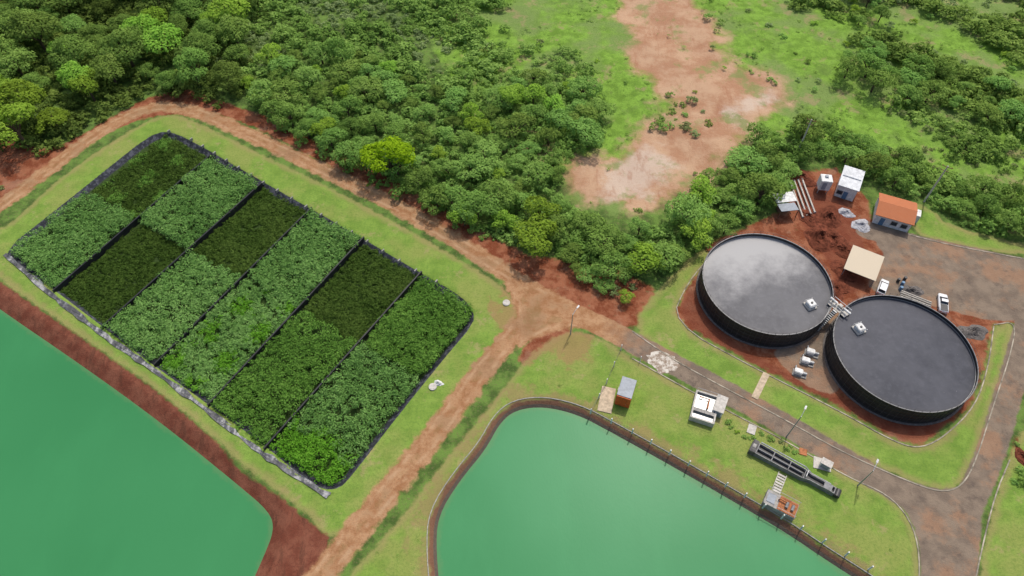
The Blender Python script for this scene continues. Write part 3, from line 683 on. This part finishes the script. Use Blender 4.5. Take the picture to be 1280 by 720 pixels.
# ------------------------------------------------------------------ poles
def pole(px,py,h,kind):
    x,y=S(px,py)
    if kind=='lamp':
        t=thing('street_lamp','tall grey street lamp standing in the grass','street lamp',(x,y),A0+1.57,'street lamps along the road')
        v,f=tube_geo([(0,0,0),(0,0,h)],[.13,.07],10); mk('pole',v,f,M_steel,t)
        v,f=tube_geo([(0,0,h-.1),(.8,0,h+.2),(1.6,0,h+.25)],[.06,.05,.05],8); mk('arm',v,f,M_steel,t)
        box('lamp_head',(1.9,0,h+.22),(.8,.32,.16),M_steel,t,.05)
    else:
        t=thing('utility_pole','concrete utility pole with crossarms','utility pole',(x,y),A0,'utility poles')
        v,f=tube_geo([(0,0,0),(0,0,h)],[.22,.13],10); mk('pole',v,f,M_concl,t)
        mks('crossarm',[boxgeo((0,.16,h-.4),(2.2,.12,.12)),boxgeo((0,.16,h-1.5),(1.6,.12,.12))],M_wood,t)
        for xx in(-1,0,1):
            v,f=revolve([(.01,0),(.09,.02),(.06,.1),(.09,.16),(.02,.24)],8); mk('insulator',v,f,M_brown,t,loc=(xx,.16,h-.32))
pole(1155,252,11,'u'); pole(997,190,10,'u')
pole(983,546,8,'lamp'); pole(1072,607,6.5,'lamp'); pole(713,418,7,'lamp')
# ------------------------------------------------------------------ fences
def fence(name,pts,lab,step=2.6,h=1.5,th=.12):
    t=thing(name,lab,'fence',(0,0)); pc=None; tops=[]
    for i in range(len(pts)-1):
        a,b=pts[i],pts[i+1]; L=math.hypot(b[0]-a[0],b[1]-a[1]); m=max(1,int(L/step))
        for j in range(m+(i==len(pts)-2)):
            p=lerp(a,b,j/m); tops.append(p)
            if pc is None:
                v,f=merge([boxgeo((0,0,h/2),(th,th,h)),boxgeo((0,0,h+.1),(th*.9,.22,.2))]); pc=mk('post',v,f,M_white,t,loc=(p[0],p[1],0))
            else:
                n=pc.copy(); n.location=(p[0],p[1],0); n.rotation_euler=(random.uniform(-.03,.03),random.uniform(-.03,.03),A0); col.objects.link(n); n.parent=t
    for z in(.4,.8,1.2,h-.05):
        v,f=tube_geo([(p[0],p[1],z) for p in tops],[.012]*len(tops),4); mk('wire',v,f,M_hoop,t)
fence('wire_fence',SL([(738,517),(790,542),(860,582),(930,622),(1000,662),(1085,712)]),'wire fence with concrete posts along the pond bank',3.0,1.7,.2)
fence('wire_fence',SL([(738,517),(758,480),(776,438),(800,452)]),'wire fence with concrete posts around the grass yard',3.0,1.7,.14)
# ------------------------------------------------------------------ vehicles
def car(px,py,ang,lab,L=4.3,W=1.75,pick=False):
    x,y=S(px,py); t=thing('parked_car',lab,'car',(x,y,.04),ang,'cars parked in the yard')
    def loft(secs):
        V=[];Fc=[]
        for (xx,hw,z0,z1) in secs: V+=[(xx,-hw,z0),(xx,-hw*1.0,(z0+z1)/2),(xx,-hw*.9,z1),(xx,hw*.9,z1),(xx,hw,(z0+z1)/2),(xx,hw,z0)]
        for i in range(len(secs)-1):
            for k in range(6): l=(k+1)%6; Fc.append((i*6+k,i*6+l,(i+1)*6+l,(i+1)*6+k))
        Fc.append((5,4,3,2,1,0)); Fc.append(tuple((len(secs)-1)*6+k for k in range(6)))
        return V,Fc
    h=W/2
    v,f=loft([(-L/2,h*.82,.35,.75),(-L/2+.15,h*.95,.28,.92),(-L*.25,h,.25,.95),(L*.2,h,.25,.93),(L*.42,h*.95,.27,.82),(L/2,h*.78,.35,.62)]); mk('body',v,f,M_car,t,True)
    c0=-L*.45 if not pick else -L*.12
    v,f=loft([(c0,h*.82,.92,.96),(c0+.35,h*.74,.92,1.38),(L*.08,h*.74,.92,1.42),(L*.27,h*.82,.9,.95)]); mk('window',v,f,M_glass,t)
    v,f=boxgeo(((c0+.4+L*.07)/2,0,1.43),(L*.07-c0-.25,W*.68,.06)); mk('roof',v,f,M_car,t)
    if pick:
        v,f=boxgeo((-L*.30,0,.955),(L*.33,W*.75,.03)); mk('cargo_bed',v,f,M_hoop,t)
    for sx_ in(-1,1):
        for sy_ in(-1,1):
            v,f=tube_geo([(0,-.11,0),(0,.11,0)],[.33,.33],16); wl=mk('wheel',v,f,M_tyre,t,loc=(sx_*L*.31,sy_*(h-.1),.33))
            v,f=tube_geo([(0,-.12,0),(0,.12,0)],[.19,.19],12); mk('rim',v,f,M_rimg,wl)
    for sy_ in(-1,1):
        box('headlight',(L/2-.12,sy_*h*.62,.62),(.14,.36,.15),M_rimg,t,.02); box('tail_light',(-L/2+.02,sy_*h*.65,.72),(.1,.26,.18),M_red,t,.02)
car(1102,361,math.radians(58),'small white hatchback parked on red soil')
car(1177,381,math.radians(72),'white pickup car parked on the yard',4.9,1.85,True)
x0,y0=S(1125,366); x1,y1=S(1163,381)
a=math.atan2(y1-y0,x1-x0); L=math.hypot(x1-x0,y1-y0)
for k in range(2):
    v,f=merge([boxgeo((0,0,.08),(L,.7,.16)),boxgeo((0,-.25,.35),(L,.15,.4)),boxgeo((0,.25,.35),(L,.15,.4))])
    o=mk('precast_channel_beam',v,f,M_concl,loc=((x0+x1)/2-k*.5,(y0+y1)/2-k*1.0,.04),rot=(0,0,a)); setp(o,'long pale precast concrete beam lying in the yard','beam','precast beams in the yard')
for i,(px,py) in enumerate([(1122,352),(1127,356),(1130,350),(1125,362)]):
    x,y=S(px,py); v,f=revolve([(.01,0),(.32,0),(.33,.02),(.31,.3),(.34,.32),(.31,.34),(.31,.6),(.34,.62),(.31,.64),(.33,.9),(.30,.92),(.01,.9)],16)
    o=mk('steel_drum',v,f,M_blue if i%2 else M_hoop,loc=(x,y,.04)); setp(o,'dark steel drum standing in the yard','drum','drums in the yard')
def mound(px,py,rx,ry,h,mat,lab,cat,seed,name):
    x,y=S(px,py); rng=random.Random(seed); V=[];Fc=[]; n=30;m=11
    ph=[rng.uniform(0,6) for _ in range(6)]
    for j in range(m):
        r=(j/(m-1))
        for i in range(n):
            a=2*math.pi*i/n; k=1+.18*math.sin(2*a+ph[0])+.12*math.sin(3*a+ph[1])+.07*math.sin(5*a+ph[2])
            z=h*(1-r**1.3)*(.75+.3*math.sin(a*2+r*5+ph[3]))+rng.uniform(-.15,.15)*h*(1-r)
            V.append((math.cos(a)*r*rx*k+rng.uniform(-.12,.12),math.sin(a)*r*ry*k+rng.uniform(-.12,.12),max(z,-.05) if j<m-1 else -.06))
    for j in range(m-1):
        for i in range(n):
            k=(i+1)%n; Fc.append((j*n+i,(j+1)*n+i,(j+1)*n+k,j*n+k))
    o=mk(name,V,Fc,mat,loc=(x,y,0)); setp(o,lab,cat)
SH='heap of excavated dark red soil'
for i,(a_,b_,c_,d_,e_) in enumerate([(1035,272,3,4,1.6),(1024,296,3.5,4,1.8),(1042,300,2.5,4,1.2),(1054,312,2,3,1.0),(1000,222,3.5,3,1.3),(1010,270,2.5,3,.9)]):
    mound(a_,b_,c_,d_,e_,M_soil,SH,'soil heap',i+1,'soil_heap')
for i,(a_,b_) in enumerate([(1055,340),(1046,362)]): mound(a_,b_,2.6,3,.8,M_soil,'low spread of dark red soil by the tank','soil heap',i+30,'soil_heap')
mound(1057,266,2,1.4,.8,M_rub,'small pile of white rubble','rubble pile',5,'rubble_pile')
mound(1076,282,2.6,1.8,.9,M_rub,'pile of pale bluish rubble','rubble pile',6,'rubble_pile')
mound(1138,364,2.4,2.0,1.0,M_grav,'pile of dark grey gravel','gravel pile',7,'gravel_pile')
mound(1217,415,2.6,2.2,1.0,M_grav,'pile of grey gravel by the tank','gravel pile',8,'gravel_pile')
mound(548,479,1.0,.6,.6,M_white,'white boulder lying on the lawn','boulder',10,'boulder')
mound(1279,572,1.3,2.2,.8,M_soil,'small dark heap of soil by the road','soil heap',11,'soil_heap')
for px,py in[(633,379),(541,484)]:
    x,y=S(px,py); v,f=revolve([(.01,.32),(.5,.32),(.55,.28),(.75,.26),(.75,0)],24); o=mk('manhole_cover',v,f,M_concl,loc=(x,y,0)); setp(o,'round pale concrete manhole cover in the grass','manhole','manhole covers')
# ------------------------------------------------------------------ vegetation
def crown(rng,R_,z0,z1,nl,dens,leaf,spread=.68,lr=(.28,.46)):
    lob=[]; sqx=rng.uniform(.8,1.2)
    for i in range(nl):
        rr=R_*spread*math.sqrt(rng.random()) if i else 0; a=rng.random()*6.283
        z=z0+(z1-z0)*(.22+.5*(1-(rr/R_)**2)*rng.uniform(.6,1.1)); lob.append((rr*math.cos(a)*sqx,rr*math.sin(a)/sqx,z,R_*rng.uniform(*lr),rng.random()))
    Cs=[];Ns=[];Ts=[]
    for i,(x,y,z,r,t) in enumerate(lob):
        n=int(dens*12.56*r*r); d=rng.normal(size=(n,3)); d/=np.linalg.norm(d,axis=1,keepdims=True); d[:,2]=np.where(d[:,2]<-.35,-d[:,2],d[:,2])
        c=np.array([x,y,z])+d*r*(rng.uniform(.68,1.2,(n,1))+.12*np.sin(d[:,:1]*7+t*9)*np.cos(d[:,1:2]*6))*np.array([1,1,.72])
        keep=np.ones(n,bool)
        for j,(x2,y2,z2,r2,_) in enumerate(lob):
            if j!=i: keep&=np.linalg.norm(c-np.array([x2,y2,z2]),axis=1)>r2*.75
        c=c[keep]; d=d[keep]
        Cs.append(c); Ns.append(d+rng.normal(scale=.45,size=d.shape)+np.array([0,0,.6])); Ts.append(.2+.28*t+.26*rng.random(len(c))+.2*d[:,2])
    C=np.concatenate(Cs);N=np.concatenate(Ns);T=np.concatenate(Ts)
    V,t=leaf_geo(C,N,rng.uniform(.55,1.25,len(C))*leaf,T,rng)
    return V,t,lob
def tree_tpl(seed,R_,h,nl,leaf,mat,dens=7,**kw):
    rng=np.random.default_rng(seed); V,t,lob=crown(rng,R_,h*.25,h,nl,dens,leaf,**kw)
    cm=leaf_mesh('crown',V,t,mat)
    parts=[tube_geo([(0,0,-.3),(.1,.05,h*.25),(0,.1,h*.5)],[R_*.075,R_*.055,R_*.035],7)]
    for (x,y,z,r,_) in lob[:8]: parts.append(tube_geo([(0.05,.05,h*.28),(x*.5,y*.5,h*.28+(z-h*.28)*.6),(x,y,z)],[R_*.04,R_*.025,R_*.01],5))
    v,f=merge(parts); tm=bpy.data.meshes.new('trunk'); tm.from_pydata([tuple(p) for p in v],[],f); tm.materials.append(M_bark)
    return cm,tm,R_,h
def put_tree(tpl,x,y,sc,label,group,name='tree'):
    cm,tm,R_,h=tpl
    e=thing(name,label,'tree',(x,y,0),random.uniform(0,6.28),group); e.scale=(sc*random.uniform(.85,1.15),sc*random.uniform(.85,1.15),sc*random.uniform(.8,1.15))
    for nm,m in(('crown',cm),('trunk',tm)):
        o=bpy.data.objects.new(nm,m); col.objects.link(o); o.parent=e
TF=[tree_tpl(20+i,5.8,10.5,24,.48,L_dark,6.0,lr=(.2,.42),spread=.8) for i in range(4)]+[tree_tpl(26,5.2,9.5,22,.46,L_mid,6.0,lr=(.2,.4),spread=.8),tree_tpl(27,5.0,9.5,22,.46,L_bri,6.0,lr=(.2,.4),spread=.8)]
TM=[tree_tpl(40+i,3.2,5.0,18,.33,m,11,lr=(.18,.40),spread=.88) for i,m in enumerate([L_mid,L_mid,L_mid,L_dark,L_mid,L_bri,L_mid,L_mid])]
TB=[tree_tpl(60,4.2,7.5,20,.38,L_bri,10,lr=(.18,.4),spread=.8),tree_tpl(61,5.0,8,22,.40,L_yel,10,lr=(.18,.38),spread=.8)]
def scatter(poly,dmin,n,rng):
    xs=[p[0] for p in poly];ys=[p[1] for p in poly]
    cand=np.stack([rng.uniform(min(xs),max(xs),n),rng.uniform(min(ys),max(ys),n)],1)
    s=sd_poly(cand[:,0],cand[:,1],poly); cand=cand[s>0]
    out=np.zeros((0,2))
    for c in cand:
        if len(out)==0 or ((out-c)**2).sum(1).min()>dmin*dmin: out=np.vstack([out,c])
    return out
def clear_of(P_,m=1.0):
    if len(P_)==0: return P_
    x,y=P_[:,0],P_[:,1]; bad=np.zeros(len(P_),bool)
    for k in('dirt','asph','lawn','berm'):
        for it in R[k]:
            s=sd_poly(x,y,it[1]) if it[0]=='p' else sd_line(x,y,it[1],it[2]); bad|=s>-m
    return P_[~bad]
poly_forest=SL([(-130,-50),(330,-50),(300,20),(305,60),(290,105),(262,118),(190,122),(110,158),(60,178),(0,158),(-130,200)],5)
poly_T1=SL([(300,105),(350,60),(430,55),(520,95),(600,130),(660,90),(720,95),(757,140),(745,172),(700,190),(705,235),(760,285),(830,315),(838,338),(760,338),(700,312),(640,292),(560,272),(450,207),(380,175),(318,132)],3)
poly_T2=SL([(790,285),(850,262),(890,212),(950,168),(1000,148),(1060,163),(1120,190),(1170,208),(1240,222),(1350,245),(1350,290),(1250,278),(1180,262),(1160,235),(1100,212),(1060,192),(1010,185),(985,215),(955,255),(920,275),(880,305),(835,335)],3)
poly_T3=SL([(1000,0),(1060,20),(1110,40),(1100,-60),(1020,-60)],2); poly_T4=SL([(1045,60),(1110,55),(1180,95),(1290,110),(1330,150),(1240,150),(1130,125),(1060,95)],2)
nt=0
for x,y in clear_of(scatter(poly_forest,7.0,900,RNG),2.5):
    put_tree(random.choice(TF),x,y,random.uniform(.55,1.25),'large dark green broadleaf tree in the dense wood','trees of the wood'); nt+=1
for pl,dm,lim in((poly_T2,5.0,75),(poly_T3,4.6,14),(poly_T4,5.4,30),(poly_T1,4.8,400)):
    k=0
    for x,y in clear_of(scatter(pl,dm,2500,RNG),1.6):
        if nt>=285 or k>=lim: break
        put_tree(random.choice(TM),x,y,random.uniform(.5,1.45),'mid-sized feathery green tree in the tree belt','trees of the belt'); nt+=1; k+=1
def spec(px,py,tpl,sc,lab):
    x,y=S(px,py,tpl[3]*sc*.5); put_tree(tpl,x,y,sc,lab,None)
spec(487,200,TB[1],1.3,'rounded yellow-green tree standing at the wood edge')
spec(405,158,TB[0],.95,'bright green tree beside the dirt road'); spec(320,122,TB[0],.6,'small bright green tree beside the dirt road')
spec(108,108,TB[0],1.25,'bright green tree in front of the dark wood'); spec(65,150,TF[5],.85,'green tree at the edge of the red road')
spec(670,300,TB[0],1.15,'bright green tree at the red soil verge'); spec(596,258,TM[3],1.5,'dark green tree beside the dirt road')
spec(545,250,TM[0],1.2,'grey green tree beside the dirt road'); spec(435,195,TM[1],1.2,'green tree beside the dirt road')
spec(736,343,TM[0],.75,'small green tree on bare red soil'); spec(782,371,TM[5],.6,'small bright shrubby tree on bare red soil'); spec(757,356,TM[1],.6,'small green tree on bare red soil'); spec(640,120,TB[0],.9,'bright green tree in the thicket'); spec(720,338,TM[2],.5,'small green tree on bare red soil')
def bush_geo(seed,nq=110,leaf=.34):
    rng=np.random.default_rng(seed); V,t,_=crown(rng,1.35,.1,1.6,9,nq/11.0,leaf,spread=.95,lr=(.2,.48)); return V,t
BG=[bush_geo(200+i) for i in range(7)]
def replicate(P_,smin,smax,rng,tv=.45,geo=BG,zs=1.0):
    Vs=[];Ts=[]
    for x,y in P_:
        V,t=geo[rng.integers(len(geo))]; a=rng.random()*6.283; s=smin+(smax-smin)*rng.random()**1.6
        c,s_=math.cos(a),math.sin(a); M=np.array([[c,-s_,0],[s_,c,0],[0,0,1]])*s; M[2]*=zs*rng.uniform(.7,1.2)
        Vs.append(V@M.T.astype(np.float32)+np.array([x,y,-.15],dtype=np.float32)); Ts.append(t+(rng.random()-.5)*tv)
    return np.concatenate(Vs).astype(np.float32),np.concatenate(Ts).astype(np.float32)
def stuff(name,P_,smin,smax,mat,label,cat,zs=1.0,geo=BG):
    if len(P_)==0: return
    V,t=replicate(P_,smin,smax,RNG,geo=geo,zs=zs); o=bpy.data.objects.new(name,leaf_mesh(name,V,t,mat)); col.objects.link(o); o['kind']='stuff'; setp(o,label,cat)
S1=SL([(225,-80),(650,-80),(650,20),(625,90),(600,135),(520,100),(430,60),(350,65),(300,110),(255,60)],1)
S2=SL([(975,5),(1040,10),(1100,35),(1040,70),(1070,100),(1150,125),(1290,160),(1380,160),(1380,-80),(1150,-80),(1060,-60)],1)
S3=SL([(1050,115),(1130,130),(1380,165),(1380,300),(1290,285),(1200,250),(1120,215),(1040,175)],1)
S5=SL([(590,90),(660,50),(720,60),(760,120),(750,185),(690,190),(600,165)],1)
stuff('understorey',clear_of(np.concatenate([scatter(poly_T1,2.0,3000,RNG),scatter(poly_T2,2.0,2200,RNG)]),1.0),.9,1.8,L_mid,'dense green understorey beneath the tree belt','undergrowth')
stuff('understorey',clear_of(scatter(poly_forest,2.8,2500,RNG),1.8),1.4,2.4,L_dark,'dark undergrowth below the wood','undergrowth')
def split_noise(a,s=.3,sc=1.0):
    return np.sin(a[:,0]*.12*sc+1)*np.cos(a[:,1]*.15*sc)+.6*np.sin(a[:,0]*.27*sc+a[:,1]*.21*sc)+RNG.normal(scale=s,size=len(a))
a=clear_of(scatter(S1,1.6,4200,RNG),1)
q=split_noise(a,.35); east=np.clip((a[:,0]-S(560,40)[0])/16,-1,1.2)
keep=(q-east)>-.9; a=a[keep];q=q[keep]
stuff('shrub_thicket',a[q>-.3],.7,2.4,L_mid,'dense green shrub thicket','shrubs')
stuff('shrub_thicket',a[(q<=-.3)],.5,1.4,L_olv,'pale olive scrub and vines','shrubs')
a=clear_of(scatter(S2,1.6,4600,RNG),1); q=split_noise(a,.15,.7)
stuff('shrub_thicket',a[q>.12],.8,2.5,L_mid,'dense green shrubs on rough pasture','shrubs')
b=a[(q<=.12)&(q>-.3)]; stuff('shrub_thicket',b[RNG.random(len(b))<.45],.35,1.1,L_olv,'olive scrub on rough pasture','shrubs')
a=clear_of(scatter(S3,1.7,3200,RNG),1); q=split_noise(a,.15,.9)
stuff('shrub_thicket',a[q>.08],.6,2.0,L_mid,'green shrubs on rough pasture','shrubs')
b=a[(q<=.08)&(q>-.5)]; stuff('shrub_thicket',b[RNG.random(len(b))<.45],.35,1.0,L_olv,'olive scrub on rough pasture','shrubs')
stuff('shrub_thicket',clear_of(scatter(S5,2.3,900,RNG),1),.5,1.6,L_mid,'green shrubs at the pasture edge','shrubs')
bm_=[leaf_mesh('bush',V,t,m) for (V,t),m in zip(BG[:6],[L_mid,L_mid,L_olv,L_mid,L_bri,L_mid])]
pasture=R['grass'][0][1]
pb=clear_of(scatter(pasture,3.2,1500,RNG),1.5)
f_=np.sin(pb[:,0]*.09+.5)*np.cos(pb[:,1]*.11+1)+RNG.normal(scale=.5,size=len(pb))
ba=sd_poly(pb[:,0],pb[:,1],R['bare'][0][1]); vis=(pb[:,1]<215)&(np.abs(pb[:,0])<170)
pb=pb[vis&(f_>.25)&((ba<1.0)|(RNG.random(len(pb))<.04))][:200]
extra=SL([(838,120),(850,132),(865,128),(878,140),(845,150),(858,160),(885,155),(840,140),(832,160),(855,145),(868,115),(825,150),(868,170),(890,60),(905,85),(610,60),(715,330),(735,335),(760,345),(775,350),(700,320),(790,360),(742,352),(768,365),(750,340),(500,150),(868,305),(875,298),(1135,125),(3,235),(460,232),(1270,556),(1276,588),(1268,602),(1281,600)])
small=SL([(922,540),(930,547),(952,541),(964,548),(976,552),(985,560),(940,548),(912,530),(995,566)])
for i_,(x,y) in enumerate(list(map(tuple,pb))+extra+small):
    o=bpy.data.objects.new('bush',random.choice(bm_)); col.objects.link(o); s=random.uniform(.35,1.25) if i_<len(pb)+len(extra) else random.uniform(.3,.6); o.location=(x,y,-.1); o.scale=(s,s,s*random.uniform(.7,1.0)); o.rotation_euler=(0,0,random.uniform(0,6.28))
    setp(o,'low round green bush on rough grass','bush','bushes on the pasture')
TG=[bush_geo(300+i,24,.5) for i in range(5)]
pt=clear_of(scatter(pasture,.9,9000,RNG),.6); ba=sd_poly(pt[:,0],pt[:,1],R['bare'][0][1]); pt=pt[(ba<1.0)|(RNG.random(len(pt))<.06)]
f_=np.sin(pt[:,0]*.17+.5)*np.cos(pt[:,1]*.21+1)+RNG.normal(scale=.5,size=len(pt)); pt=pt[f_>0]
stuff('grass_tufts',pt,.2,.55,L_mid,'rough grass tufts and weeds on pasture','weeds',.5,TG)
lw=np.concatenate([scatter(pl,1.1,3500,RNG) for pl in(R['lawn'][2][1],R['lawn'][3][1])]); s1=sd_poly(lw[:,0],lw[:,1],pondC)
dcl=np.full(len(lw),-9.0)
for k_ in('dirt','asph'):
    for it in R[k_]: dcl=np.maximum(dcl,sd_poly(lw[:,0],lw[:,1],it[1]) if it[0]=='p' else sd_line(lw[:,0],lw[:,1],it[1],it[2]))
west=lw[:,0]<0
lw=lw[(s1<-1.9)&(dcl<-.3)&((west&(RNG.random(len(lw))<.8))|(RNG.random(len(lw))<.12))]
stuff('grass_tufts',lw,.12,.34,L_mid,'rough grass tufts on the pond bank','weeds',.5,TG)
# ------------------------------------------------------------------ light, camera
w=bpy.data.worlds.new('World'); scene.world=w; w.use_nodes=True; nt_=w.node_tree
bg=nt_.nodes['Background']; sky=nt_.nodes.new('ShaderNodeTexSky'); sky.sky_type='NISHITA'; sky.sun_disc=False
EL,AZ=math.radians(60),math.radians(25)
sky.sun_elevation=EL; sky.sun_rotation=AZ; sky.air_density=1.0; sky.dust_density=4; nt_.links.new(sky.outputs[0],bg.inputs[0]); bg.inputs[1].default_value=.15
sv=Vector((math.sin(AZ)*math.cos(EL),math.cos(AZ)*math.cos(EL),math.sin(EL)))
sl=bpy.data.lights.new('sun','SUN'); sl.energy=2.65; sl.angle=math.radians(1.5); sl.color=(1,.95,.86)
so=bpy.data.objects.new('sun',sl); col.objects.link(so); so.rotation_euler=sv.to_track_quat('Z','Y').to_euler()
cam=bpy.data.cameras.new('camera'); co=bpy.data.objects.new('camera',cam); col.objects.link(co)
co.location=(0,0,H); co.rotation_euler=(math.pi/2-P,0,0)
cam.sensor_width=36; cam.lens=F/1280*36; cam.clip_end=12000; cam.clip_start=.5
scene.camera=co
scene.view_settings.view_transform='Standard'; scene.view_settings.look='None'; scene.view_settings.exposure=0
